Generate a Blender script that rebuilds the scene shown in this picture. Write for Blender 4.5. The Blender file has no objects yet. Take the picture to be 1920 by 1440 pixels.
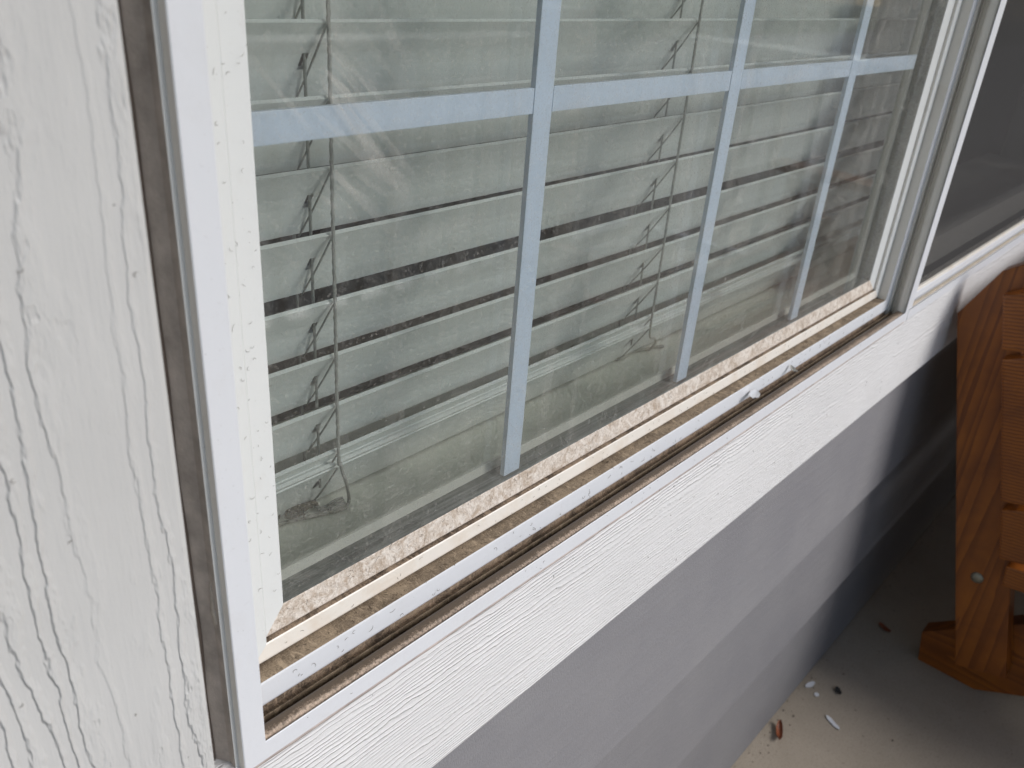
import bpy, bmesh, math, random
from mathutils import Vector, Matrix, noise
random.seed(7)
D = 0.36                      # metres from the lens to the glass plane; the layout is measured in this unit
FL = 3.376                    # camera height over the porch floor, in D
scn = bpy.context.scene
col = scn.collection

def W(x, y, z):               # measured coordinates (camera at 0,0,0; glass plane y = 1) to metres
    return Vector((x*D, (y-1)*D, (z+FL)*D))

# ---------------------------------------------------------------- camera
right = Vector((0.67054, -0.73829, 0.07286)); down = Vector((-0.29431, -0.35487, -0.88739)); fwd = Vector((0.68100, 0.57359, -0.45523))
# rows above are the camera axes expressed in world axes
Rw = [Vector((0.67054, -0.73829, 0.07286)), Vector((-0.29431, -0.35487, -0.88739)), Vector((0.68100, 0.57359, -0.45523))]
cam_d = bpy.data.cameras.new('camera'); cam = bpy.data.objects.new('camera', cam_d); col.objects.link(cam)
m = Matrix((Rw[0], -Rw[1], -Rw[2])).transposed().to_4x4()
m.translation = W(0, 0, 0); cam.matrix_world = m
cam_d.sensor_width = 36; cam_d.lens = 29.8; cam_d.clip_start = 0.02; cam_d.clip_end = 500
cam_d.dof.use_dof = True; cam_d.dof.focus_distance = 0.60; cam_d.dof.aperture_fstop = 12.0
scn.camera = cam

# ---------------------------------------------------------------- light
sun_dir = Vector((0.40, -0.72, 0.56)).normalized()       # towards the light
world = bpy.data.worlds.new('World'); scn.world = world; world.use_nodes = True
wn = world.node_tree.nodes; wl = world.node_tree.links
sky = wn.new('ShaderNodeTexSky'); sky.sky_type = 'NISHITA'; sky.sun_disc = False
sky.sun_elevation = math.asin(sun_dir.z); sky.sun_rotation = math.atan2(sun_dir.x, sun_dir.y)
sky.air_density = 1.0; sky.dust_density = 1.0
wl.new(sky.outputs[0], wn['Background'].inputs[0]); wn['Background'].inputs[1].default_value = 0.10
sl = bpy.data.lights.new('sun', 'SUN'); sl.energy = 2.4; sl.angle = math.radians(34); sl.color = (1.0, 0.965, 0.935)
so = bpy.data.objects.new('sun', sl); col.objects.link(so)
so.rotation_euler = sun_dir.to_track_quat('Z', 'Y').to_euler(); so.location = (2, -3, 4)
scn.view_settings.view_transform = 'Standard'; scn.view_settings.look = 'None'
scn.view_settings.exposure = 0.38; scn.view_settings.gamma = 1
scn.render.engine = 'CYCLES'
scn.cycles.max_bounces = 10; scn.cycles.transparent_max_bounces = 16

# ---------------------------------------------------------------- materials
class NT:
    def __init__(s, name):
        s.m = bpy.data.materials.new(name); s.m.use_nodes = True
        s.t = s.m.node_tree; s.n = s.t.nodes; s.l = s.t.links
        s.b = s.n['Principled BSDF']; s.out = s.n['Material Output']
    def set(s, node, key, v):
        if v is None: return
        if hasattr(v, 'is_output') or isinstance(v, bpy.types.NodeSocket): s.l.new(v, node.inputs[key])
        else:
            if isinstance(v, tuple) and len(v) == 3 and node.inputs[key].type == 'RGBA': v = (*v, 1)
            node.inputs[key].default_value = v
    def coord(s, scale=(1, 1, 1), rot=(0, 0, 0), loc=(0, 0, 0), vec=None):
        if vec is None:
            vec = s.n.new('ShaderNodeTexCoord').outputs['Object']
        mp = s.n.new('ShaderNodeMapping'); s.l.new(vec, mp.inputs[0])
        mp.inputs['Scale'].default_value = scale; mp.inputs['Rotation'].default_value = rot; mp.inputs['Location'].default_value = loc
        return mp.outputs[0]
    def noise(s, vec, scale, detail=4, rough=.55, dist=0, out=0):
        k = s.n.new('ShaderNodeTexNoise'); s.l.new(vec, k.inputs['Vector'])
        k.inputs['Scale'].default_value = scale; k.inputs['Detail'].default_value = detail
        k.inputs['Roughness'].default_value = rough; k.inputs['Distortion'].default_value = dist
        return k.outputs[out]
    def voro(s, vec, scale, feature='F1', out='Distance'):
        k = s.n.new('ShaderNodeTexVoronoi'); k.feature = feature; s.l.new(vec, k.inputs['Vector']); k.inputs['Scale'].default_value = scale
        return k.outputs[out]
    def ramp(s, f, stops, interp='LINEAR'):
        k = s.n.new('ShaderNodeValToRGB'); s.l.new(f, k.inputs[0]); cr = k.color_ramp; cr.interpolation = interp
        while len(cr.elements) < len(stops): cr.elements.new(.5)
        for e, (p, c) in zip(cr.elements, stops):
            e.position = p; e.color = (c, c, c, 1) if not isinstance(c, tuple) else (*c, 1)
        return k.outputs[0]
    def math(s, op, a, b=None, c=None, clamp=False):
        k = s.n.new('ShaderNodeMath'); k.operation = op; k.use_clamp = clamp
        for i, v in enumerate((a, b, c)):
            if v is not None: s.set(k, i, v)
        return k.outputs[0]
    def mix(s, f, a, b, mode='MIX'):
        k = s.n.new('ShaderNodeMix'); k.data_type = 'RGBA'; k.blend_type = mode
        s.set(k, 0, f)
        for i, v in ((6, a), (7, b)):
            if isinstance(v, tuple): k.inputs[i].default_value = (*v, 1)
            else: s.l.new(v, k.inputs[i])
        return k.outputs[2]
    def bump(s, h, dist=.001, strength=1.0, prev=None):
        k = s.n.new('ShaderNodeBump'); s.l.new(h, k.inputs['Height'])
        k.inputs['Distance'].default_value = dist; k.inputs['Strength'].default_value = strength
        if prev is not None: s.l.new(prev, k.inputs['Normal'])
        s.l.new(k.outputs[0], s.b.inputs['Normal']); return k.outputs[0]
    def base(s, c, rough=.5, metal=0, spec=None):
        s.set(s.b, 'Base Color', c); s.set(s.b, 'Roughness', rough); s.b.inputs['Metallic'].default_value = metal
        if spec is not None: s.b.inputs['Specular IOR Level'].default_value = spec
        return s.m

def vinyl(name, colr=(.74, .735, .72), dirt=.3, dirtcol=(.42, .34, .25), rough=.38, specks=.5, cover=.62):
    k = NT(name); v = k.coord()
    st = k.ramp(k.noise(v, 26, 8, .68, .4), [(cover-.08, 0), (cover+.14, 1)])
    c = k.mix(k.math('MULTIPLY', st, dirt), colr, dirtcol)
    fine = k.ramp(k.noise(v, 420, 4, .7), [(.62, 0), (.72, 1)])
    c = k.mix(k.math('MULTIPLY', fine, specks*.35), c, (.25, .2, .15))
    sp = k.ramp(k.voro(v, 240), [(.05, 1), (.10, 0)])
    gate = k.ramp(k.noise(v, 60, 2), [(.55, 0), (.6, 1)])
    c = k.mix(k.math('MULTIPLY', k.math('MULTIPLY', sp, gate), specks), c, (.08, .06, .045))
    k.bump(k.noise(v, 180, 3), .0002, .5)
    return k.base(c, rough)

def dirty_bead():
    k = NT('weathered_vinyl_bead'); v = k.coord(); vs = k.coord((.55, 1, 1))
    a = k.noise(v, 70, 9, .75, 1.2); b = k.noise(v, 320, 6, .75, 1.5)
    curl = k.ramp(k.voro(k.coord(vec=k.noise(v, 60, 3, .6, 0, 1), scale=(3, 3, 3)), 2.4, 'DISTANCE_TO_EDGE'), [(.0, 1), (.045, 0)])
    f = k.ramp(k.math('ADD', k.math('MULTIPLY', a, .6), k.math('MULTIPLY', b, .4)), [(.44, 0), (.58, 1)])
    c = k.mix(f, (.76, .70, .635), (.44, .35, .27))
    c = k.mix(k.math('MULTIPLY', curl, .30), c, (.18, .13, .09))
    dots = k.ramp(b, [(.58, 0), (.66, 1)])
    c = k.mix(k.math('MULTIPLY', dots, .6), c, (.20, .15, .11))
    k.bump(k.math('ADD', b, k.math('MULTIPLY', curl, .4)), .0005, .8)
    return k.base(c, .6)

def track_dirt(name, lo, hi, sc=900, gloss=.75):
    k = NT(name); v = k.coord(); vs = k.coord((1, .25, 1))
    a = k.noise(v, sc, 4, .75); b = k.noise(v, 45, 5, .6, .6)
    vo = k.ramp(k.noise(k.coord((1, .35, .35), (0, 0, .4)), 240, 3, .6, 1.2), [(.56, 0), (.66, 1)])
    f = k.math('ADD', k.math('MULTIPLY', a, .55), k.math('MULTIPLY', b, .45))
    c = k.mix(k.ramp(f, [(.42, 0), (.58, 1)]), lo, hi)
    c = k.mix(k.math('MULTIPLY', vo, .45), c, tuple(min(.8, q*1.7+.04) for q in hi))
    k.bump(a, .0004, .7)
    return k.base(c, gloss)

def ridge_mat():
    k = NT('dusty_screen_rail'); v = k.coord()
    a = k.noise(v, 560, 5, .8); b = k.noise(v, 30, 4, .6, .5)
    g = k.n.new('ShaderNodeNewGeometry'); sep = k.n.new('ShaderNodeSeparateXYZ'); k.l.new(k.n.new('ShaderNodeTexCoord').outputs['Object'], sep.inputs[0])
    # dust collects on the inner half of the rail, the rubbed outer half is paler
    inner = k.n.new('ShaderNodeMapRange'); k.l.new(sep.outputs[1], inner.inputs[0])
    inner.inputs[1].default_value = -.0068; inner.inputs[2].default_value = .0000
    f = k.math('ADD', k.math('MULTIPLY', inner.outputs[0], .45), k.math('ADD', k.math('MULTIPLY', a, 1.2), k.math('MULTIPLY', b, .4)))
    c = k.mix(k.ramp(f, [(.66, 0), (1.34, 1)]), (.58, .45, .345), (.10, .072, .05))
    k.bump(a, .0002, .5)
    return k.base(c, .5)

def wood_emboss(name, colr, vertical, depth=.0011, scale=1.0, seed=0, rings=22, el=.05, wob=1.2, fib_amt=.22, freq=100):
    """fibre-cement / primed wood with raised cathedral grain, painted"""
    k = NT(name)
    # grain runs along z (vertical) or x
    v = k.coord((1, 1, el) if vertical else (el, 1, 1), loc=(seed, 0, seed*.7))
    wv = k.coord((1, 1, .30) if vertical else (.30, 1, 1), loc=(seed*2, 0, 0))
    big = k.noise(v, 14*scale, 2, .5, .0)
    small = k.noise(wv, 60*scale, 4, .65)
    sep = k.n.new('ShaderNodeSeparateXYZ'); k.l.new(k.coord(), sep.inputs[0])
    h = k.math('ADD', k.math('MULTIPLY', sep.outputs[0 if vertical else 2], freq), k.math('ADD', k.math('MULTIPLY', big, rings), k.math('MULTIPLY', small, wob)))
    fr = k.math('FRACT', h)
    ridge = k.ramp(fr, [(.0, .0), (.14, 1.0), (.30, .70), (.50, .12), (.95, .02), (1.0, .0)] if vertical else [(.0, .0), (.16, 1.0), (.38, .35), (.60, .05), (1.0, .0)])
    gate = k.ramp(k.noise(v, 24*scale, 2), [(.36, .25), (.60, 1)])
    fib = k.noise(k.coord((1, 1, .07) if vertical else (.07, 1, 1)), 420, 3, .6)
    hh = k.math('ADD', k.math('MULTIPLY', ridge, gate), k.math('MULTIPLY', fib, fib_amt))
    peel = k.noise(k.coord(), 700, 2, .5)
    hh = k.math('ADD', hh, k.math('MULTIPLY', peel, .10))
    k.bump(hh, depth, 1.0)
    v2 = k.coord()
    c = k.mix(k.ramp(k.noise(v2, 9, 4), [(.35, 0), (.75, 1)]), colr, tuple(q*.93 for q in colr))
    sp = k.ramp(k.voro(v2, 120), [(.035, 1), (.06, 0)])
    gt = k.ramp(k.noise(v2, 31, 2), [(.60, 0), (.64, 1)])
    c = k.mix(k.math('MULTIPLY', sp, k.math('MULTIPLY', gt, .8)), c, (.05, .045, .04))
    return k.base(c, .45, spec=.4)

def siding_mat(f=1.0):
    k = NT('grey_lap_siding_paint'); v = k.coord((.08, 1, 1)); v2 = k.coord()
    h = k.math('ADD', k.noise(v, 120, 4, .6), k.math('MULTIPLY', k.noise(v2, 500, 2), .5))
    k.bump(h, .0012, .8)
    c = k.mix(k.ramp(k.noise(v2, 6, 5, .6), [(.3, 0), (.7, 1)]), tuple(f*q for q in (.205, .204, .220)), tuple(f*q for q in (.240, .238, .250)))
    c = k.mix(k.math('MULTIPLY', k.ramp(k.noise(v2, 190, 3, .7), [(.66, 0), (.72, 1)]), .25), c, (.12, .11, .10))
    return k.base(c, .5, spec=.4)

def stained_wood(name, axis, seed=0, ends=False, bright=1.0):
    k = NT(name)
    sc = {'x': (.06, 1, 1), 'y': (1, .04, 1), 'z': (1, 1, .03)}[axis]
    if ends:
        v = k.coord((1, 1, 1), loc=(0, .052+seed*.013, .031+seed*.06)); 
        w = k.n.new('ShaderNodeTexWave'); w.wave_type = 'RINGS'; w.rings_direction = 'X'; k.l.new(v, w.inputs[0])
        w.inputs['Scale'].default_value = 52; w.inputs['Distortion'].default_value = 2.2; w.inputs['Detail'].default_value = 2; w.inputs['Detail Scale'].default_value = 1.2
        g = w.outputs[1]
    else:
        v = k.coord(sc, loc=(seed, seed*2, seed*.3))
        g = k.math('FRACT', k.math('ADD', k.math('MULTIPLY', k.noise(v, 9, 2, .4), 16), k.math('MULTIPLY', k.noise(v, 120, 2), .5)))
    v2 = k.coord()
    lo = (.17*bright, .045*bright, .004*bright); hi = (.33*bright, .100*bright, .009*bright)
    c = k.mix(k.ramp(g, [(0, 0), (.55, .5), (1, 1)]), hi, lo)
    blot = k.ramp(k.noise(v2, 14, 4, .6, .5), [(.35, 0), (.7, 1)])
    c = k.mix(k.math('MULTIPLY', blot, .5), c, (.11*bright, .027*bright, .006*bright))
    fine = k.noise(k.coord(sc, loc=(seed, 0, 0)), 260, 3)
    k.bump(k.math('ADD', g, fine), .0005, .5)
    return k.base(c, .42, spec=.5)

def concrete():
    k = NT('porch_concrete'); v = k.coord()
    a = k.noise(v, 5, 6, .6); b = k.noise(v, 260, 4, .75); cc = k.noise(v, 60, 4, .6)
    c = k.mix(k.ramp(a, [(.35, 0), (.7, 1)]), (.33, .285, .225), (.40, .345, .28))
    c = k.mix(k.math('MULTIPLY', k.ramp(b, [(.35, 1), (.5, 0)]), .35), c, (.17, .14, .11))
    c = k.mix(k.math('MULTIPLY', k.ramp(k.voro(v, 130), [(.05, 1), (.09, 0)]), .5), c, (.48, .44, .39))
    c = k.mix(k.math('MULTIPLY', k.ramp(k.noise(v, 95, 3, .6), [(.66, 0), (.71, 1)]), .5), c, (.10, .085, .07))
    k.bump(k.math('ADD', b, cc), .0008, .7)
    return k.base(c, .75)

def plain(name, colr, rough=.5, metal=0, var=.1, sc=20, bump=0, spec=None):
    k = NT(name); v = k.coord()
    c = k.mix(k.ramp(k.noise(v, sc, 5, .6), [(.3, 0), (.7, 1)]), colr, tuple(q*(1-var) for q in colr))
    if bump: k.bump(k.noise(v, sc*12, 3), bump, .7)
    return k.base(c, rough, metal, spec)

def slat_mat(name='blind_slat_white', colr=(.86, .88, .86)):
    k = NT(name); v = k.coord()
    c = k.mix(k.ramp(k.noise(v, 8, 3), [(.3, 0), (.7, 1)]), colr, tuple(q*.95 for q in colr))
    c = k.mix(k.math('MULTIPLY', k.ramp(k.noise(v, 300, 3), [(.62, 0), (.7, 1)]), .12), c, (.3, .28, .25))
    return k.base(c, .45, spec=.3)

def glass_mat(name, tint, dust, seed=0, refl=1.0):
    k = NT(name); k.n.remove(k.b)
    v = k.coord(loc=(seed, 0, 0))
    tr = k.n.new('ShaderNodeBsdfTransparent'); tr.inputs[0].default_value = (*tint, 1)
    gl = k.n.new('ShaderNodeBsdfGlossy'); gl.inputs['Roughness'].default_value = .035; gl.inputs[0].default_value = (refl, refl, refl, 1)
    fr = k.n.new('ShaderNodeFresnel'); fr.inputs[0].default_value = 1.52
    m1 = k.n.new('ShaderNodeMixShader'); k.l.new(fr.outputs[0], m1.inputs[0]); k.l.new(tr.outputs[0], m1.inputs[1]); k.l.new(gl.outputs[0], m1.inputs[2])
    df = k.n.new('ShaderNodeBsdfDiffuse'); df.inputs[0].default_value = (.62, .60, .56, 1)
    if dust:
        film = k.ramp(k.noise(v, 7, 5, .6, .8), [(.30, .01), (.75, .05)])
        run = k.ramp(k.noise(k.coord((1, 1, .06)), 50, 4, .6), [(.5, 0), (.78, .07)])
        fine = k.ramp(k.noise(v, 650, 3, .8), [(.55, 0), (.66, .17)])
        curl = k.ramp(k.voro(k.coord(vec=k.noise(v, 95, 2, .5, 0, 1), scale=(4, 4, 4)), 3.0, 'DISTANCE_TO_EDGE'), [(0, .09), (.03, 0)])
        gate = k.ramp(k.noise(v, 240, 2), [(.52, 0), (.58, 1)])
        sm = k.ramp(k.noise(k.coord((1, 1, 2.4), (0, .7, 0)), 9, 3, .5, 2.5), [(.60, 0), (.70, .04)])
        pos = k.n.new('ShaderNodeTexCoord').outputs['Object']
        ds = k.n.new('ShaderNodeVectorMath'); ds.operation = 'DISTANCE'; k.l.new(pos, ds.inputs[0]); ds.inputs[1].default_value = (-.455, .036, .350)
        near = k.ramp(ds.outputs['Value'], [(.02, 1), (.085, 0)])
        stk = k.ramp(k.noise(k.coord((1, 1, .14), vec=k.coord(rot=(0, .80, 0))), 70, 3, .55, .8), [(.53, 0), (.70, .34)])
        sm = k.math('ADD', sm, k.math('MULTIPLY', near, stk))
        f = k.math('ADD', film, k.math('ADD', run, k.math('ADD', fine, k.math('ADD', k.math('MULTIPLY', curl, gate), sm))))
        lw = k.n.new('ShaderNodeLayerWeight'); lw.inputs[0].default_value = .5      # a dust film looks denser seen aslant
        f = k.math('MULTIPLY', f, k.math('MULTIPLY_ADD', lw.outputs[1], 1.6*dust, .8*dust), clamp=True)
        m2 = k.n.new('ShaderNodeMixShader'); k.l.new(f, m2.inputs[0]); k.l.new(m1.outputs[0], m2.inputs[1]); k.l.new(df.outputs[0], m2.inputs[2])
        k.l.new(m2.outputs[0], k.out.inputs[0])
    else: k.l.new(m1.outputs[0], k.out.inputs[0])
    return k.m

def screen_mat():
    k = NT('insect_screen_mesh'); k.n.remove(k.b)
    v = k.coord()
    sep = k.n.new('ShaderNodeSeparateXYZ'); k.l.new(v, sep.inputs[0])
    def lines(o):
        f = k.math('FRACT', k.math('MULTIPLY', o, 1/.0016)); return k.math('LESS_THAN', f, .42)
    w = k.math('MAXIMUM', lines(sep.outputs[0]), lines(sep.outputs[2]))
    tr = k.n.new('ShaderNodeBsdfTransparent')
    df = k.n.new('ShaderNodeBsdfDiffuse'); df.inputs[0].default_value = (.085, .083, .083, 1)
    mx = k.n.new('ShaderNodeMixShader'); k.l.new(w, mx.inputs[0]); k.l.new(tr.outputs[0], mx.inputs[1]); k.l.new(df.outputs[0], mx.inputs[2])
    k.l.new(mx.outputs[0], k.out.inputs[0]); return k.m

def streaky():  # pale streaks in the colour stand in for highlight lines
    k = NT('grey_glazing_spacer'); v = k.coord((.02, 1, 1)); 
    f = k.noise(v, 420, 4, .7); g = k.noise(k.coord(), 40, 5, .7)
    c = k.mix(k.ramp(k.math('ADD', k.math('MULTIPLY', f, .7), k.math('MULTIPLY', g, .3)), [(.38, 0), (.62, 1)]), (.10, .10, .095), (.30, .31, .29))
    return k.base(c, .35)
M = dict(
    frame=vinyl('white_vinyl_frame', (.71, .728, .765), .10, specks=.35),
    sash=vinyl('white_vinyl_sash', (.71, .73, .73), .12, specks=.4),
    face=vinyl('cream_stained_vinyl', (.78, .74, .68), .42, (.60, .47, .34), specks=.6, cover=.56),
    bead=dirty_bead(),
    track=track_dirt('brown_dirt_in_sash_track', (.125, .092, .062), (.31, .24, .165)),
    dark=track_dirt('dark_grime_in_screen_track', (.075, .053, .037), (.34, .255, .18), 620),
    ridge=ridge_mat(),
    jamb=vinyl('dusty_vinyl_jamb', (.76, .73, .67), .35, (.58, .52, .43), specks=.3),
    grime=plain('black_grime_joint', (.035, .026, .02), .9),
    spacer=streaky(),
    muntin=vinyl('pale_grille_bar', (.60, .68, .78), .08, specks=.55),
    trim=wood_emboss('painted_embossed_trim', (.58, .578, .57), True, .0010, 1.0, 3.1, 15, .07, 2.0, .3, 105),
    board=wood_emboss('white_embossed_sill_board', (.75, .75, .755), False, .0011, 1.0, 1.7, 14, .045, 2.2, .8, 240),
    siding=siding_mat(), concrete=concrete(),
    slat=slat_mat(), cord=plain('grey_blind_cord', (.48, .48, .45), .9, var=.4, sc=300, bump=.0004),
    stool=plain('painted_inner_sill', (.93, .93, .84), .35, var=.06, sc=6),
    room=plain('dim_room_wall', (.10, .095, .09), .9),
    glass=glass_mat('dusty_window_glass', (.95, .97, .96), 1.0),
    glass2=glass_mat('inner_window_glass', (.95, .97, .96), 0, 2, .8),
    screen=screen_mat(),
    caulk=plain('shade_darkened_caulk', (.11, .085, .07), .7, var=.3, sc=80, bump=.0008),
    gap=plain('brown_sheathing', (.07, .055, .045), .9, var=.4, sc=60, bump=.001),  # darkened to stand in for shade deep in the gap
    white=plain('white_rail_paint', (.86, .86, .85), .18),
    bolt=plain('dull_zinc', (.34, .33, .27), .45, .8, var=.4, sc=150),
    leaf=plain('dry_brown_leaf', (.30, .085, .03), .5, var=.5, sc=200),
    chip=plain('white_paint_chip', (.72, .74, .78), .5),
    black=plain('dark_crumb', (.02, .02, .02), .9),
    fibre=plain('brown_lint', (.11, .085, .06), .9),
    fibre_l=plain('pale_lint', (.5, .46, .4), .9),
    grass=plain('lawn_green', (.06, .10, .03), .95, var=.5, sc=40),
    hedge=plain('hedge_leaf', (.055, .10, .035), .7, var=.5, sc=15),
)

# ---------------------------------------------------------------- object helpers
def empty(name, loc, label=None, cat=None, group=None, kind=None):
    o = bpy.data.objects.new(name, None); o.empty_display_size = .05; col.objects.link(o); o.location = loc
    tag(o, label, cat, group, kind); return o
def tag(o, label=None, cat=None, group=None, kind=None):
    for kk, v in (('label', label), ('category', cat), ('group', group), ('kind', kind)):
        if v: o[kk] = v
    return o
def wloc(o):
    v = Vector(o.location); p = o.parent
    while p: v += Vector(p.location); p = p.parent
    return v
def build(name, bm, mats, parent=None, loc=None, smooth=False):
    """bm holds world coordinates; the object's origin goes to loc (or stays at the parent's)"""
    base = wloc(parent) if parent else Vector((0, 0, 0))
    org = Vector(loc) if loc is not None else base
    bmesh.ops.translate(bm, verts=bm.verts, vec=-org)
    me = bpy.data.meshes.new(name); bm.to_mesh(me); bm.free()
    if smooth:
        for p in me.polygons: p.use_smooth = True
    for mm in (mats if isinstance(mats, (list, tuple)) else [mats]): me.materials.append(mm)
    o = bpy.data.objects.new(name, me); col.objects.link(o)
    if parent: o.parent = parent
    o.location = org - base
    return o
def box(bm, a, b, mi=0, bevel=0):
    lo = [min(a[i], b[i]) for i in range(3)]; hi = [max(a[i], b[i]) for i in range(3)]
    vs = [bm.verts.new((x, y, z)) for x in (lo[0], hi[0]) for y in (lo[1], hi[1]) for z in (lo[2], hi[2])]
    fs = [bm.faces.new([vs[i] for i in f]) for f in ((0, 1, 3, 2), (4, 6, 7, 5), (0, 4, 5, 1), (2, 3, 7, 6), (0, 2, 6, 4), (1, 5, 7, 3))]
    for f in fs: f.material_index = mi
    if bevel:
        es = list({e for f in fs for e in f.edges})
        bmesh.ops.bevel(bm, geom=es, offset=bevel, segments=2, affect='EDGES', profile=.6)
    return fs
def bx(*args, bevel=0):
    bm = bmesh.new(); box(bm, *args, bevel=bevel); return bm
def wbox(x0, x1, y0, y1, z0, z1, bevel=0):
    return bx(W(x0, y0, z0), W(x1, y1, z1), bevel=bevel)
def prism(bm, pts, axis, a, b, mi=0, bevel=0):
    """extrude a closed polygon (2D world coords in the other two axes) between a and b along axis"""
    def mk(p, t): return {'x': (t, p[0], p[1]), 'y': (p[0], t, p[1]), 'z': (p[0], p[1], t)}[axis]
    A = [bm.verts.new(mk(p, a)) for p in pts]; B = [bm.verts.new(mk(p, b)) for p in pts]
    n = len(pts); fs = [bm.faces.new(A), bm.faces.new(B[::-1])]
    for i in range(n): fs.append(bm.faces.new((A[i], B[i], B[(i+1) % n], A[(i+1) % n])))
    for f in fs: f.material_index = mi
    bmesh.ops.recalc_face_normals(bm, faces=fs)
    if bevel:
        es = list({e for f in fs for e in f.edges})
        bmesh.ops.bevel(bm, geom=es, offset=bevel, segments=2, affect='EDGES', profile=.6)
    return fs
def tube(bm, pts, r, n=8, twist=0, lobes=0, mi=0, taper=False):
    pts = [Vector(p) for p in pts]; rings = []; up = Vector((.3, .5, .8)).normalized(); L = 0
    for i, p in enumerate(pts):
        t = (pts[min(i+1, len(pts)-1)] - pts[max(i-1, 0)]).normalized()
        s = t.cross(up)
        if s.length < .1: s = t.cross(Vector((1, 0, 0)))
        s.normalize(); u = t.cross(s)
        if i: L += (p-pts[i-1]).length
        rr = r*(1-.8*abs(2*i/(len(pts)-1)-1)**3) if taper else r
        ring = []
        for j in range(n):
            a = 2*math.pi*j/n; q = rr*(1+(.22*math.cos(lobes*a+twist*L) if lobes else 0))
            ring.append(bm.verts.new(p+(s*math.cos(a)+u*math.sin(a))*q))
        rings.append(ring)
    for A, B in zip(rings, rings[1:]):
        for j in range(n):
            f = bm.faces.new((A[j], A[(j+1) % n], B[(j+1) % n], B[j])); f.material_index = mi
    bm.faces.new(rings[0][::-1]); bm.faces.new(rings[-1])
def spline(ctrl, n=10):
    c = [Vector(p) for p in ctrl]; c = [c[0]*2-c[1]]+c+[c[-1]*2-c[-2]]; out = []
    for i in range(1, len(c)-2):
        for k in range(n):
            t = k/n; a, b, d, e = c[i-1], c[i], c[i+1], c[i+2]
            out.append(.5*((2*b)+(d-a)*t+(2*a-5*b+4*d-e)*t*t+(3*b-a-3*d+e)*t**3))
    out.append(c[-2]); return out

# ================================================================= SETTING
tag(build('floor', wbox(-14, 22, -3.9, 1.4, -FL-.28, -FL), M['concrete']), 'speckled grey-brown concrete porch floor', 'floor', kind='structure')
tag(build('bounce_ground', wbox(-60, 80, -26, -3.9, -FL-.82, -FL-.42), plain('pale_bounce_ground', (.34, .33, .31), .8, var=.2, sc=3)), 'unseen pale ground added in front of the porch to bounce light', 'bounce_ground', kind='structure')  # unseen pale slab added for its bounce light
tag(build('lawn', wbox(-120, 160, -160, 60, -FL-.9, -FL-.8), M['grass']), 'green lawn beyond the porch', 'lawn', kind='structure')

# ================================================================= HOUSE WALL
wall = empty('house_wall', W(2, .95, -FL), 'grey lap-sided house wall with white embossed trim around the window', 'wall')
sx0, sx1 = -12.0, 14.0
def course(zt, zb, yb=.893, yt=.942, x0=sx0, x1=sx1, mat=None):
    bm = bmesh.new()
    a = [W(0, yb, zb), W(0, yb+.03, zb), W(0, yt+.03, zt), W(0, yt, zt)]
    prism(bm, [(p.y, p.z) for p in a], 'x', x0*D, x1*D)
    return build('siding_board', bm, mat or M['siding'], wall)
zs = [-1.652, -2.222, -2.792, -3.362]
course(-1.50, zs[1]+.0, x0=.10); course(zs[1]+.03, zs[2], mat=siding_mat(.86)); course(zs[2]+.03, zs[3], mat=siding_mat(.78))  # lower courses coloured darker, standing in for shade below the laps
z = -1.652
while z < 3.4:                                             # courses left of the trim and above the head
    if z > 1.6: course(z+.60, z)
    else: course(z+.60, z, x1=-.03) 
    z += .57
course(zs[1]+.6, zs[1]-.001, x1=-.03) if False else None
build('sheathing', wbox(sx0, .62-.16, .945, 1.0, -FL, 3.6), M['gap'], wall)
build('sheathing', wbox(.46, 7.4, .965, 1.0, -FL, -1.23), M['gap'], wall)
build('sheathing', wbox(.46, sx1, .965, 1.0, 1.56, 3.6), M['gap'], wall)
build('sheathing', wbox(7.4, sx1, .945, 1.0, -FL, 1.6), M['gap'], wall)
# bottom board, its grain in the bump; top edge tucked behind the window flange
o = build('sill_board', wbox(.30, 7.40, .877, .944, -1.571, -1.198, bevel=.0012), M['board'], wall); o['label'] = 'white horizontal trim board with raised wood grain under the window'
TY = .80; TX = .375
o = build('side_board', wbox(-.06, TX, TY, .944, -FL+.02, 1.9, bevel=.0028), M['trim'], wall); o['label'] = 'off-white vertical trim board with torn raised wood grain'
o = build('side_board', wbox(7.40, 7.78, TY+.04, .944, -FL+.02, 1.9, bevel=.002), M['trim'], wall)
build('head_board', wbox(.36, 7.40, .86, .944, 1.52, 1.9, bevel=.002), M['board'], wall)
# caulk smeared in the gap beside the frame, coloured dark for the gap's shade
bm = bmesh.new(); pts = []
for i in range(160):
    zz = -1.75+i*.024
    pts.append(W(TX+.052+.004*noise.noise((0, 0, zz*4)), .938+.004*noise.noise((3, 0, zz*7)), zz))
tube(bm, pts, .010*D*1.6, 8)
build('caulk_bead', bm, M['caulk'], wall, smooth=True)

# dirty seam under the flange
bm = bmesh.new(); tube(bm, [W(.44+.02*i, .8765+.0006*noise.noise((i*.3, 0, 0)), -1.2050+.0012*noise.noise((i*.21, 4, 0))) for i in range(150)], .0056*D, 6)
build('seam_caulk', bm, plain('mauve_grey_seam', (.50, .43, .40), .7, var=.4, sc=60), wall, smooth=True)
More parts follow.
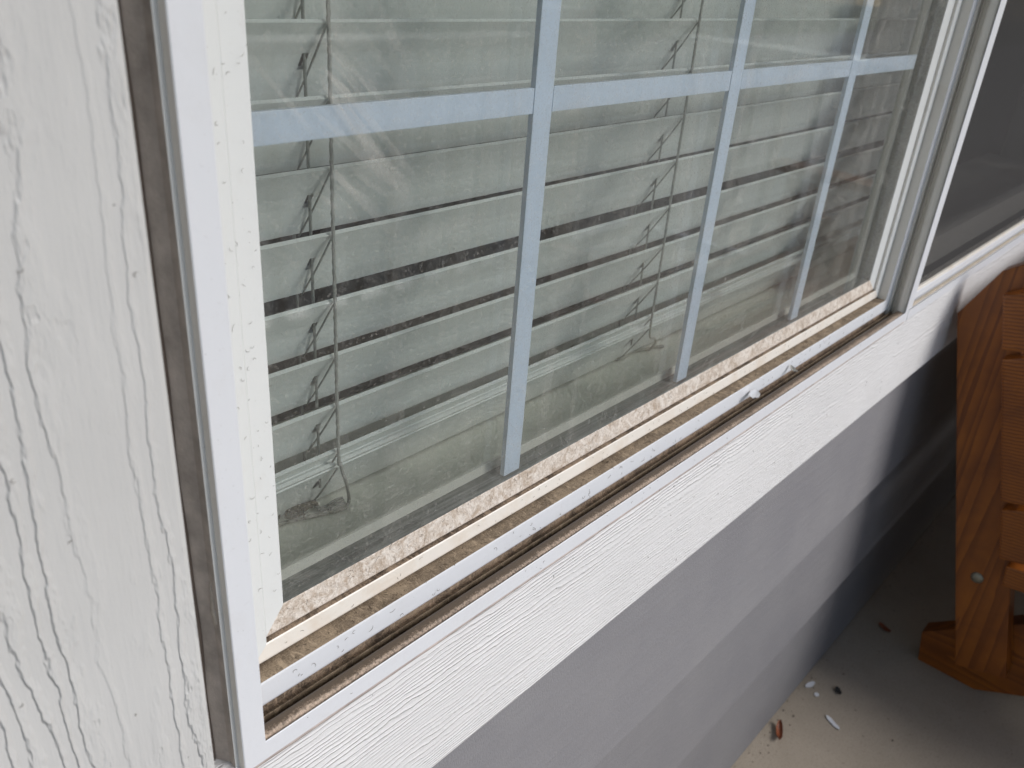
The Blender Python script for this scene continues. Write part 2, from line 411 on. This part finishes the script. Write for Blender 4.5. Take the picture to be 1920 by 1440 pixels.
# interior: box of a dim room, stool
room = empty('room', W(3, 3, -FL), 'dim room behind the window blinds', 'room')
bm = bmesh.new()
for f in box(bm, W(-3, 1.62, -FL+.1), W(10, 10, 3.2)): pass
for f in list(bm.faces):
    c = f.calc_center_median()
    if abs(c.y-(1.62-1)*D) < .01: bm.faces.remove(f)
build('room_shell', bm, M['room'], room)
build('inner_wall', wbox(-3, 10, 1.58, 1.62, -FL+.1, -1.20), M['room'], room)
build('inner_wall', wbox(-3, .30, 1.11, 1.62, -1.19, 3.2), M['stool'], room)
build('inner_wall', wbox(7.6, 10, 1.11, 1.62, -1.19, 3.2), M['stool'], room)
build('inner_wall', wbox(.30, 7.6, 1.11, 1.62, 1.66, 3.2), M['stool'], room)
stool = tag(build('window_stool', wbox(.30, 7.6, 1.085, 1.70, -1.21, -1.150, bevel=.002), M['stool']), 'glossy white inner window sill behind the glass', 'window sill')

# ================================================================= WINDOW
win = empty('sliding_window', W(2, .9, -1.2), 'white vinyl sliding window with grille bars and dirt-filled sill tracks', 'window')
GX0, GX1, GZ0, GZ1 = .622, 3.273, -1.034, 1.37
def ring(name, prof, mats, parent=win, rect=(GX0, GX1, GZ0, GZ1), mi=lambda seg, side: 0, smooth_idx=()):
    """sweep an (offset, y) profile round the opening with mitred corners; side: 0 bottom 1 right 2 top 3 left"""
    x0, x1, z0, z1 = rect; bm = bmesh.new(); R = []
    for o, y in prof:
        R.append([(x0-o, y, z0-o), (x1+o, y, z0-o), (x1+o, y, z1+o), (x0-o, y, z1+o)])
    for side in range(4):                                  # separate verts per side keep the mitre crisp
        cols = [[bm.verts.new(W(*R[i][side])), bm.verts.new(W(*R[i][(side+1) % 4]))] for i in range(len(prof))]
        for i in range(len(prof)-1):
            f = bm.faces.new((cols[i][0], cols[i+1][0], cols[i+1][1], cols[i][1])); f.material_index = mi(i, side)
    return build(name, bm, mats, parent)
def arc(c, r0, r1, a0, a1, n=6):
    return [(c[0]+r0*math.sin(math.radians(a0+(a1-a0)*i/n)), c[1]+r1*math.cos(math.radians(a0+(a1-a0)*i/n))) for i in range(n+1)]
# sash: bead, groove, face
sp = [(.0, 1.034), (0, .9995), (.002, .9982), (.042, .9905), (.045, .992), (.046, 1.003), (.0475, 1.003), (.0475, .9825), (.0495, .9805), (.079, .9785), (.083, .9805), (.084, 1.05)]
def smi(i, side):
    if i == 0: return 2
    if i in (4, 5, 6): return 3 if side == 0 else 5
    if side == 0: return 1 if i < 5 else 4
    return 0
sash = ring('sash', sp, [M['sash'], M['bead'], M['spacer'], M['dark'], M['face'], M['jamb']], mi=smi)
# inner side of the sash and the frame ledge seen through the glass
ring('inner_sash', [(0, 1.034), (.0, 1.050), (-.022, 1.052), (-.022, 1.058), (.0, 1.060), (.03, 1.075), (.05, 1.078), (.05, 1.10), (.14, 1.10)], [M['jamb'], M['spacer']], mi=lambda i, s: 1 if i in (0, 3) else 0)
# frame: sash track, step, screen track, rail, flange, outer side, nailing fin
fp = [(.0865, 1.05), (.0865, .950)] + [(.0868, .9460), (.0885, .9432), (.133, .9425), (.137, .9440)] + [(.137, .9475), (.157, .9475), (.157, .9310), (.1435, .9295), (.1425, .9270), (.157, .9260), (.157, .9085)]
n0 = len(fp)
fp += [(.134, .9075), (.1295, .9045), (.1275, .9000), (.1275, .8930), (.1290, .8860), (.1330, .8800), (.1385, .8772)]
n1 = len(fp)
fp += [(.150, .8765), (.150, .8745), (.130, .8742), (.1275, .8728), (.1275, .8722), (.1290, .8712)]
n2 = len(fp)
fp += [(.1665, .8712), (.168, .8725), (.168, .8885), (.1750, .8875), (.1750, .9050), (.190, .9300)]
def fmi(i, side):
    b = side == 0
    if i < 1: return 1 if b else 4
    if i == 1: return 1 if b else 4
    if i < 5: return 0
    if b and 8 <= i <= 10: return 1  # rib gets the paler track colour in place of a highlight
    if i < n0-1: return 2 if b else 4
    if i < n1-1: return 3 if b else 4
    if i < n1+1: return 5
    if i < n2+1: return 0
    if i == n2+1: return 4
    if i >= n2+3: return 7
    return 6 if side in (1, 3) and i == n2+2 else 4
fr_ = ring('window_frame', fp, [M['frame'], M['track'], M['dark'], M['ridge'], M['jamb'], M['grime'], M['sash'], plain('brown_recess', (.54, .48, .43), .8, var=.4, sc=60, bump=.0006)], mi=fmi)
build('glass_pane', wbox(GX0-.02, GX1+.02, 1.0005, 1.0015, GZ0-.02, GZ1+.02), M['glass'], win) if False else None
def sheet(name, x0, x1, y, z0, z1, mat, parent):
    bm = bmesh.new(); vs = [bm.verts.new(W(a, y, b)) for a, b in ((x0, z0), (x1, z0), (x1, z1), (x0, z1))]; bm.faces.new(vs)
    return build(name, bm, mat, parent)
g1 = sheet('glass_pane', GX0-.003, GX1+.003, 1.0, GZ0-.003, GZ1+.003, M['glass'], sash); g1['label'] = 'dusty outer pane with smears'
g2 = sheet('glass_pane', GX0-.003, GX1+.003, 1.032, GZ0-.003, GZ1+.003, M['glass2'], sash)
# grille bars between the panes
def bar_v(x0, x1, z0, z1):
    return build('grille_bar', wbox(x0, x1, 1.0095, 1.0215, z0, z1, bevel=.0005), M['muntin'], sash)
hz = [(-.2115-.0445, -.2115), (.590, .634)]
vx = [(1.1965, 1.2475), (1.9010, 1.9520), (2.6060, 2.6570)]
for a, b in vx: bar_v(a, b, GZ0+.004, GZ1-.004)
ed = [GX0+.004]+[q for a, b in vx for q in (a-.0008, b+.0022)]+[3.1480]
for a, b in hz:
    a *= 1.0095; b *= 1.0095
    for i in range(0, len(ed), 2):
        build('grille_bar', wbox(ed[i], ed[i+1], 1.0105, 1.0205, a, b, bevel=.0005), M['muntin'], sash)
# second light with the insect screen
R2 = (3.700, 6.90, -.985, 1.30)
sc_off = [(0, .912), (.0, .902), (.004, .8995), (.045, .8985), (.047, .900)]
X0, X1, Z0 = 3.478, 7.05, -1.100
RR = (X0, X1, Z0, 1.40)
def smi2(i, side): return 1 if (side == 0 and i in (0, 5, 6)) else (2 if i >= 7 and side == 0 else 0)
# frame of the screened half: flange, ledge, screen rail
fp2 = [(-.012, .925), (-.012, .905), (.008, .9035), (.012, .8985), (.036, .8975), (.038, .9000), (.040, .9000), (.056, .884), (.056, .8765)]
srail = ring('screen_frame', [(.0, .930), (.0, .897), (.004, .8950), (.014, .8950), (.016, .8930), (.040, .8930), (.042, .8950), (.042, .905)], [M['frame'], M['face']], rect=RR, mi=lambda i, s: 1 if s == 0 and i in (0, 1, 2) else 0)
bm = bmesh.new(); pf = [(.903, -1.1435), (.905, -1.160), (.874, -1.166), (.874, -1.1635), (.8716, -1.1605), (.8712, -1.2025), (.903, -1.2025), (.903, -1.19), (.945, -1.19), (.945, -1.14)]
prism(bm, [((y-1)*D, (zz+FL)*D) for y, zz in pf], 'x', 3.445*D, 7.25*D); build('window_frame', bm, M['frame'], win)
bm = bmesh.new(); box(bm, W(3.479, .8775, -1.158), W(7.2, .8890, -1.1505)); build('sill_ledge', bm, plain('tan_stained_ledge', (.60, .52, .41), .5, var=.25, sc=60), win)
build('mullion', wbox(3.4425, 3.4760, .8728, .93, -1.1595, 1.52, bevel=.0008), M['frame'], win)
build('mullion', wbox(3.400, 3.474, .935, 1.10, -1.20, 1.52), M['jamb'], win)
build('window_frame', wbox(7.10, 7.25, .872, 1.05, -1.13, 1.52, bevel=.001), M['frame'], win)
build('window_frame', wbox(3.478, 7.25, .872, 1.05, 1.41, 1.54, bevel=.001), M['frame'], win)
build('screen', None or (lambda b: b)(wbox(3.47, 7.08, .9060, .9062, -1.105, 1.41)), M['screen'], srail)
sash2 = ring('sash', [(0, 1.06), (0, .985), (.05, .975), (.12, .975)], [M['jamb']], rect=(3.62, 6.95, -.985, 1.35))
sheet('glass_pane', 3.60, 6.97, 1.01, -1.0, 1.37, M['glass2'], sash2)

# ================================================================= BLIND
bl = empty('window_blind', W(2.2, 1.3, -1.15), 'white wide-slat blind hanging inside the window', 'window blind')
YF = 1.25; WS = .164; TH = math.radians(58.2); T = .0085
cc, ss = math.cos(TH), math.sin(TH)
SX0, SX1 = .52, 4.20
CX = [.742*1.25, 1.715*1.25*.985]
def slat_bm(x0, x1, holes=True):
    """slat hanging from its outer top edge (0,0); crowned, with route holes at the cords"""
    bm = bmesh.new(); nu = 8
    def P(u, k):                                            # u 0..1 across, k 0 lower/outer face, 1 upper/inner face
        bow = .006*math.sin(math.pi*u)
        y = WS*u*cc; zz = -WS*u*ss
        off = bow + (T if k else 0)
        return (y+off*ss, zz+off*cc)
    xs = [x0, x1]
    hs = []
    if holes:
        for c in CX: hs.append((c-.020, c-.006)); xs += [c-.020, c-.006]
    xs = sorted(xs); us = [0, .15, .40, .44, .56, .60, .85, 1]
    V = {}
    def v(i, j, k):
        if (i, j, k) not in V:
            y, zz = P(us[j], k); V[(i, j, k)] = bm.verts.new((xs[i]*D, y*D, zz*D))
        return V[(i, j, k)]
    for i in range(len(xs)-1):
        hole = any(abs(xs[i]-a) < 1e-6 for a, b in hs)
        for j in range(len(us)-1):
            if hole and 2 <= j <= 4: continue
            bm.faces.new((v(i, j, 0), v(i+1, j, 0), v(i+1, j+1, 0), v(i, j+1, 0)))
            bm.faces.new((v(i, j, 1), v(i, j+1, 1), v(i+1, j+1, 1), v(i+1, j, 1)))
        for j in (0, len(us)-1):
            bm.faces.new((v(i, j, 0), v(i, j, 1), v(i+1, j, 1), v(i+1, j, 0)))
    for i in (0, len(xs)-1):
        for j in range(len(us)-1): bm.faces.new((v(i, j, 0), v(i, j+1, 0), v(i, j+1, 1), v(i, j, 1)))
    bmesh.ops.recalc_face_normals(bm, faces=bm.faces)
    return bm
tops = [-(.098+.0975*i)*YF for i in range(7)]
tops[4], tops[5], tops[6] = -.4975*YF, -.591*YF, -.682*YF
tops += [-.770*YF, -.7975*YF]
tops += [.0, .12, .242, .364, .486, .608, .73, .852, .974, 1.096, 1.218, 1.34]
slat_me = None
for i, zt in enumerate(tops):
    if slat_me is None:
        s = build('slat', slat_bm(SX0, SX1), M['slat'], bl, loc=(0, 0, 0)); slat_me = s.data
    else:
        s = bpy.data.objects.new('slat', slat_me); col.objects.link(s); s.parent = bl
    yo = 0 if i not in (7, 8) else (.002 if i == 7 else .006)
    s.location = Vector((0, (YF+yo-1)*D, (zt-.008+FL)*D)) - bl.location
# bottom rail: thick, tilted like the slats, resting at the stool
bm = bmesh.new(); a = math.radians(47); rc, rs = math.cos(a), math.sin(a); RW, RT = .135, .035
y0, z0 = YF+.012, -.812*YF-.003
pr = [(y0, z0), (y0+RW*rc, z0-RW*rs), (y0+RW*rc+RT*rs, z0-RW*rs+RT*rc), (y0+RT*rs, z0+RT*rc)]
prism(bm, [((y-1)*D, (q+FL)*D) for y, q in pr], 'x', SX0*D, SX1*D, bevel=.0012)
build('bottom_rail', bm, M['slat'], bl)
# ladder cords: front and back uprights, a rung under every slat, lift cord through the holes
for c in CX:
    zt, zb = 1.45, -.80*YF
    bm = bmesh.new()
    fy = YF-.006; n = 260
    tube(bm, [W(c+.002+.002*noise.noise((c, 0, q*3)), fy+.002*noise.noise((c, 5, q*3)), q) for q in [zt+(zb-zt)*i/n for i in range(n+1)]], .0035*D, 8, 2600, 3)
    lc = build('ladder_cord', bm, M['cord'], bl, smooth=True)
    bm = bmesh.new()
    tube(bm, [W(c-.012, YF+WS*cc+.012, zt-.1), W(c-.012, YF+WS*cc+.012, zb-.08)], .0030*D, 6)
    tube(bm, [W(c-.013, YF+WS*cc*.5, zt), W(c-.013, YF+WS*cc*.5, -.86*YF)], .0030*D, 6)
    build('lift_cord', bm, M['cord'], bl, smooth=True)
    bm = bmesh.new()
    for zt_ in tops:
        for dx, rr in ((0.0, .0022),):
            p0 = W(c+dx, YF-.003, zt_-.012); p1 = W(c-.006+dx, YF+WS*cc+.006, zt_-WS*ss-.016)
            mid = (p0+p1)/2+Vector((0, -.0006, -.0006))
            tube(bm, spline([p0, mid, p1], 6), rr*D, 6)
    build('ladder_rungs', bm, M['cord'], lc, smooth=True)
# loose cord end lying on the stool with its knot: left tassel and right loop
def rope(name, ctrl, r, parent=None, mat=None, n=14):
    bm = bmesh.new(); tube(bm, spline(ctrl, n), r*D, 8, 2600, 3); return build(name, bm, mat or M['cord'], parent, smooth=True)
SZ = -1.150+.005
tas = empty('cord_tassel', W(.95, 1.28, SZ), 'frayed grey cord end with a knot lying on the inner sill behind the left pane', 'cord')
rope('cord', [W(.929, 1.243, -.79*YF), W(.934, 1.244, -1.00), W(.945, 1.252, -1.03), W(.966, 1.268, -1.074), W(.982, 1.282, -1.115), W(.985, 1.284, -1.138), W(.972, 1.276, SZ)], .0036, tas)
rope('string', [W(.972, 1.276, SZ), W(.945, 1.279, SZ), W(.915, 1.290, SZ), W(.888, 1.300, SZ), W(.855, 1.312, SZ), W(.815, 1.322, SZ)], .0042, tas, plain('pale_string', (.55, .54, .48), .9, var=.4, sc=500))
for k in range(3):
    rope('loop', [W(.980-.004*k, 1.300-.010*k, -1.136), W(.960-.01*k, 1.305-.010*k, -1.138), W(.935, 1.308-.012*k, SZ), W(.915, 1.318-.01*k, SZ+.004)], .0030, tas)
bm = bmesh.new()
for k in range(5):                                           # limp folded cloth tag of the knot
    c0 = W(.925-.014*k, 1.318+.003*k, SZ+.002)
    pts = spline([c0, c0+Vector((-.003, .001, .004)), c0+Vector((-.008, .002+.001*k, .003)), c0+Vector((-.013, .001, .0005))], 5)
    tube(bm, pts, .0068*D*(1-.1*k), 7, taper=True)
for k in range(14):
    c = W(.875+random.gauss(0, .014), 1.318+random.gauss(0, .006), SZ+.001)
    d = Vector((-1, random.gauss(0, .5), random.gauss(.1, .2))).normalized()*.0015; pts = [c]
    for q in range(6): pts.append(pts[-1]+d+Vector((random.gauss(0, .0004), random.gauss(0, .0004), random.gauss(0, .0003))))
    tube(bm, pts, .0011*D, 4)
build('frayed_end', bm, plain('dusty_cord_fray', (.26, .23, .18), .95, var=.5, sc=400), tas, smooth=True)
tas2 = empty('cord_loop', W(2.15, 1.30, SZ), 'pale thin cord looped on the inner sill behind the second pane', 'cord')
c = CX[1]; pc = plain('pale_thin_cord', (.50, .49, .43), .9)
rope('cord', [W(c, 1.243, -.79*YF), W(c+.012, 1.246, -.83*YF), W(c+.07, 1.262, -1.065), W(c+.105, 1.280, -1.10), W(c+.115, 1.300, -1.130), W(c+.13, 1.318, SZ), W(c+.12, 1.335, SZ)], .0030, tas2, pc)
rope('loop', [W(c+.12, 1.335, SZ), W(c+.17, 1.315, SZ), W(c+.20, 1.300, SZ), W(c+.19, 1.312, SZ), W(c+.12, 1.332, SZ), W(c+.06, 1.342, SZ), W(c+.01, 1.335, SZ), W(c-.02, 1.345, SZ+.006), W(c+.01, 1.352, SZ), W(c+.05, 1.345, SZ)], .0034, tas2, pc)
# peeled caulk hanging on the fin beside the frame
bm = bmesh.new()
tube(bm, [W(.4475+.0020*noise.noise((i*.4, 1, 0)), .901+.001*noise.noise((i*.5, 2, 0)), -.815-.0045*i) for i in range(22)], .0040*D, 7, taper=True)
tube(bm, [W(.4490+.003*noise.noise((i*.5, 4, 0)), .8995, -.868-.0035*i) for i in range(11)], .0062*D, 7, taper=True)
build('caulk_bead', bm, plain('peeling_cream_caulk', (.50, .45, .39), .6, var=.2, sc=100, bump=.0006), wall, smooth=True)

# ================================================================= BENCH
bench = empty('wooden_bench', W(4.6, .3, -FL), 'orange-stained wooden garden bench standing by the wall at right', 'bench')
BX = 4.20
def yz(p): return ((p[0]-1)*D, (p[1]+FL)*D)
def board_yz(name, poly, x0, x1, mat, bevel=.0015):
    bm = bmesh.new(); prism(bm, [yz(p) for p in poly], 'x', x0*D, x1*D, bevel=bevel); return build(name, bm, mat, bench)
BL = 3.6                                                    # bench length
for xo in (BX, BX+BL-.12):
    up = board_yz('back_upright', [(.316, -3.200), (.089, -3.125), (.655, -1.06), (.735, -1.118), (.856, -1.363)], xo, xo+.11, stained_wood('bench_upright_wood', 'z', xo))
    if xo == BX: up0 = up
    # seat stringer slopes down to the back and stands on the floor
    board_yz('seat_stringer', [(.50, -FL+.002), (.20, -FL+.002), (-1.15, -2.66), (-1.15, -2.02), (-.9, -2.02), (.53, -3.19)], xo+.115, xo+.225, stained_wood('bench_stringer_wood', 'y', xo+2))
    board_yz('front_leg', [(-1.05, -FL+.002), (-1.33, -FL+.002), (-1.33, -1.70), (-1.05, -1.70)], xo, xo+.11, stained_wood('bench_leg_wood', 'z', xo+4))
    board_yz('armrest', [(.62, -1.70), (-1.5, -1.64), (-1.5, -1.57), (.62, -1.63)], xo-.10, xo+.20, stained_wood('bench_arm_wood', 'y', xo+5)) if xo > BX+1 else None
board_yz('added_sun_blocker', [(-1.34, -3.20), (-1.34, -2.38), (-1.40, -2.38), (-1.40, -3.20)], BX, BX+BL, stained_wood('sun_blocker_wood', 'x', 9))  # unseen deep board added to stop sun passing under the seat
def two_mat(poly, x0, x1, seed, nm='back_slat'):
    bm = bmesh.new(); prism(bm, [yz(p) for p in poly], 'x', x0*D, x1*D, bevel=.004)
    for f in bm.faces:
        f.normal_update()
        f.material_index = 1 if abs(f.normal.x) > .7 else 0
    return build(nm, bm, [stained_wood('bench_slat_wood', 'x', seed), stained_wood('bench_end_grain', 'x', seed, True)], bench)
n = Vector((-.96, .27))                                     # outward (towards the seat) across the slats
def slat_poly(a, b, t): return [a, b, (b[0]-t, b[1]+t*.22), (a[0]-t, a[1]+t*.45)]
for k, (a, b, t) in enumerate([((.690, -1.200), (.616, -1.445), .115), ((.604, -1.484), (.400, -2.155), .115), ((.383, -2.194), (.316, -2.448), .115)]):
    two_mat(slat_poly(a, b, t), BX-.075, BX+BL, k*1.3)
for k in range(6):
    y1 = .275-k*.235; zz = -2.468+.02*k
    two_mat([(y1, zz), (y1-.012, zz-.115), (y1-.215, zz-.085), (y1-.20, zz+.03)], BX-.075, BX+BL, 5+k, 'seat_slat')
bm = bmesh.new(); bmesh.ops.create_uvsphere(bm, u_segments=16, v_segments=8, radius=.011)
bmesh.ops.scale(bm, vec=(.45, 1, 1), verts=bm.verts); bmesh.ops.translate(bm, verts=bm.verts, vec=W(BX, .374, -2.644))
build('bolt_head', bm, M['bolt'], up0, smooth=True)

# ================================================================= LITTER
def flake(name, x, y, L, wd, ang, mat, label, cat, curl=.15, z=-FL, tilt=0, group=None, jag=.15):
    bm = bmesh.new(); nu, nv = 8, 3; rows = []
    for i in range(nu+1):
        u = i/nu*2-1; hw = wd/2*math.sqrt(max(.04, 1-abs(u)**2.4))*(1+jag*noise.noise((x*9+u*3, y, 0)))
        rows.append([])
        for j in range(nv+1):
            vv = j/nv*2-1
            rows[-1].append(Vector((u*L/2, vv*hw, curl*L*(.5*u*u+.35*vv*vv)+.0006+.1*wd*noise.noise((u*2, vv*2, x)))))
    for k in (0, 1):
        V = [[bm.verts.new(p+Vector((0, 0, .0004*k))) for p in r] for r in rows]
        for i in range(nu):
            for j in range(nv):
                q = (V[i][j], V[i+1][j], V[i+1][j+1], V[i][j+1]); bm.faces.new(q if k else q[::-1])
    o = build(name, bm, mat, smooth=True)
    o.location = W(x, y, z)+Vector((0, 0, .0006)); o.rotation_euler = (tilt, 0, ang)
    return tag(o, label, cat, group)
flake('dry_leaf', 3.26, .825, .044, .012, .45, M['leaf'], 'curled reddish-brown leaf scrap on the floor against the siding', 'leaf', .3, group='dry leaf scraps on the porch floor')
flake('dry_leaf', 4.42, .73, .030, .014, 1.2, M['leaf'], 'dull brown leaf scrap on the floor in front of the bench foot', 'leaf', .2, group='dry leaf scraps on the porch floor')
flake('paint_chip', 3.523, .657, .034, .009, 1.15, M['chip'], 'long bluish-white paint chip lying alone on the floor', 'paint chip', .04, group='white paint chips on the porch floor')
flake('paint_chip', 3.68, .852, .026, .010, -.25, M['chip'], 'short white paint chip on the floor close to the wall', 'paint chip', .05, group='white paint chips on the porch floor')
flake('paint_chip', 3.64, .797, .010, .009, .4, M['chip'], 'tiny round white crumb on the floor near the short chip', 'paint chip', .05, group='white paint chips on the porch floor')
flake('dark_crumb', 3.745, .724, .018, .011, .8, M['black'], 'black crumb on the floor beside the white chips', 'crumb', .3, group='dark crumbs on the porch floor')
flake('dark_crumb', 4.33, .398, .008, .005, 0, M['black'], 'small dark crumb near the bench upright', 'crumb', .3, group='dark crumbs on the porch floor')
flake('dark_crumb', 4.33, .322, .017, .008, .9, M['black'], 'dark sliver below the bench upright', 'crumb', .3, group='dark crumbs on the porch floor')
# in the screen track
flake('paint_flake', 2.230, .918, .021, .011, .3, M['chip'], 'white flake lying in the dark sill track', 'paint flake', .12, z=-1.150, group=None)
flake('insect_wing', 2.50, .920, .017, .006, .9, plain('grey_wing', (.42, .41, .38), .6), 'small grey ragged wing in the dark sill track', 'insect wing', .25, z=-1.152)

# hair-like lint and specks on frame, boards and glass
bm = bmesh.new()
def lint(o3, du, dv, nrm, L, r):
    pts = [o3+nrm*r*.7]; a = random.uniform(0, 6.28); k = random.uniform(-1.1, 1.1)
    n = 7
    for i in range(n):
        a += k*.9*(.4+random.random()*.6); pts.append(pts[-1]+(du*math.cos(a)+dv*math.sin(a))*L/n)
    tube(bm, pts, r, 4, taper=True)
X_, Y_, Z_ = Vector((1, 0, 0)), Vector((0, 1, 0)), Vector((0, 0, 1))
def rx(): return random.uniform(.62, 3.3)**1
def ru(a, b): return random.uniform(a, b)
for _ in range(70): lint(W(ru(.60, 3.3), .9420, ru(-1.166, -1.128)), X_, Z_, -Y_, ru(.002, .007), .00011)
for _ in range(60): lint(W(ru(.60, 3.3), .9785, ru(-1.112, -1.086)), X_, Z_, -Y_, ru(.001, .004), .00011)
for _ in range(40): lint(W(GX0-ru(.050, .082), .9785, ru(-1.0, .1)), X_, Z_, -Y_, ru(.002, .006), .00009)
for _ in range(45): lint(W(GX0-ru(.004, .042), .9905, ru(-1.0, .1)), X_, Z_, -Y_, ru(.001, .004), .00009)
for _ in range(24): lint(W(ru(.55, 3.3), .8708, ru(-1.20, -1.166)), X_, Z_, -Y_, ru(.001, .004), .00010)
for _ in range(36): lint(W(ru(.5, 3.8), .8765, ru(-1.56, -1.21)), X_, Z_, -Y_, ru(.002, .005), .00014)
for _ in range(16): lint(W(ru(-.05, .36), TY-.001, ru(-1.6, 0)), X_, Z_, -Y_, ru(.002, .004), .00012)
for _ in range(150): lint(W(ru(.60, 3.2), ru(.95, .975), -1.120), X_, Y_, Z_, ru(.002, .005), .00016)
for _ in range(60): lint(W(ru(.60, 3.2), .9995, ru(-1.02, .0)), X_, Z_, -Y_, ru(.001, .004), .00008)
for _ in range(90):
    o = random.random(); lint(W(ru(.62, 3.2), .9982-.0075*o, GZ0-.002-.04*o), X_, Vector((0, -.2, -.98)), Vector((0, -.98, .2)), ru(.002, .006), .00013)
tag(build('lint', bm, M['fibre']), 'fine brown hairs and lint stuck to the window frame and boards', 'lint', kind='stuff')

# grit drift in the screen track
bm = bmesh.new()
for _ in range(900):
    x = ru(.60, 3.35); y = random.choice((ru(.909, .925), ru(.930, .946))); r = abs(random.gauss(0, .00035))+.00018
    p = W(x, y, -1.1905); s = bmesh.ops.create_icosphere(bm, subdivisions=1, radius=r)
    bmesh.ops.scale(bm, vec=(ru(.7, 1.6), 1, .6), verts=s['verts']); bmesh.ops.translate(bm, verts=s['verts'], vec=p)
for _ in range(500):
    x = ru(.60, 3.35); y = ru(.944, .977); r = abs(random.gauss(0, .0002))+.00012
    s = bmesh.ops.create_icosphere(bm, subdivisions=1, radius=r); bmesh.ops.translate(bm, verts=s['verts'], vec=W(x, y, -1.120))
tag(build('grit', bm, track_dirt('grit', (.09, .065, .045), (.28, .21, .14))), 'brown grit lying along the window sill tracks', 'grit', kind='stuff')

bm = bmesh.new()
for _ in range(420):
    x = ru(2.6, 8); y = .890-abs(random.gauss(0, .05)) if random.random() < .6 else ru(-.3, .88)
    q = abs(random.gauss(0, .0008))+.0004; g_ = bmesh.ops.create_icosphere(bm, subdivisions=1, radius=q)
    bmesh.ops.scale(bm, vec=(ru(.7, 2.2), ru(.6, 1.2), .5), verts=g_['verts']); bmesh.ops.translate(bm, verts=g_['verts'], vec=W(x, y, -FL)+Vector((0, 0, q*.3)))
tag(build('floor_grit', bm, track_dirt('floor_grit', (.06, .045, .035), (.40, .34, .27))), 'fine grit and crumbs gathered along the foot of the wall', 'grit', kind='stuff')

# ================================================================= PORCH (seen in the glass)
roof = tag(build('porch_roof', wbox(-14, 22, -3.5, .9, 3.60, 3.75), M['white']), 'white painted porch ceiling above', 'porch roof')
rail = empty('porch_railing', W(9.1, -4.0, -FL), 'white porch railing with balusters reflected in the glass', 'railing')
RZ = -.72
RY = -3.86
build('top_rail', wbox(-10, 7.0, RY-.19, RY+.19, RZ-.10, RZ, bevel=.004), M['white'], rail)
build('bottom_rail', wbox(-10, 9.0, RY-.08, RY+.08, -FL+.25, -FL+.40, bevel=.003), M['white'], rail)
build('post', wbox(7.0, 7.5, RY-.25, RY+.25, -FL, RZ+.25, bevel=.005), M['white'], rail)
build('top_rail', wbox(8.85, 9.42, RY+.3, -1.0, RZ-.10, RZ, bevel=.004), M['white'], rail)
build('bottom_rail', wbox(9.02, 9.18, RY+.3, -1.0, -FL+.25, -FL+.40, bevel=.003), M['white'], rail)
build('post', wbox(8.85, 9.35, -1.3, -.8, -FL, 3.6, bevel=.005), M['white'], rail)
bal = None
spots = [(-10+.4*i+.2, RY) for i in range(42)] + [(9.1, RY+.5+.4*i) for i in range(6)]
for x, y in spots:
    if bal is None:
        b = build('baluster', wbox(x-.05, x+.05, y-.05, y+.05, -FL+.40, RZ-.10), M['white'], rail, loc=W(x, y, -FL)); bal = b.data
    else:
        b = bpy.data.objects.new('baluster', bal); col.objects.link(b); b.parent = rail; b.location = W(x, y, -FL)-rail.location
bm = bmesh.new()
for _ in range(9000):
    x = ru(-14, 30)/1; t = random.random(); zt = 2.6+.5*noise.noise((x*.5, 0, 0))
    y = -11-ru(0, 1.2); zz = ru(-.4, zt)
    nrm = Vector((random.gauss(0, 1), random.gauss(0, 1), random.gauss(0, 1))).normalized(); t1 = nrm.orthogonal().normalized(); t2 = nrm.cross(t1)
    c = Vector((x, y, zz)); s = ru(.06, .13)
    bm.faces.new([bm.verts.new(c+t1*s*a+t2*s*.6*b) for a, b in ((-1, 0), (0, -1), (1, 0), (0, 1))])
tag(build('hedge', bm, M['hedge']), 'green leafy hedge across the lawn', 'hedge', kind='stuff')
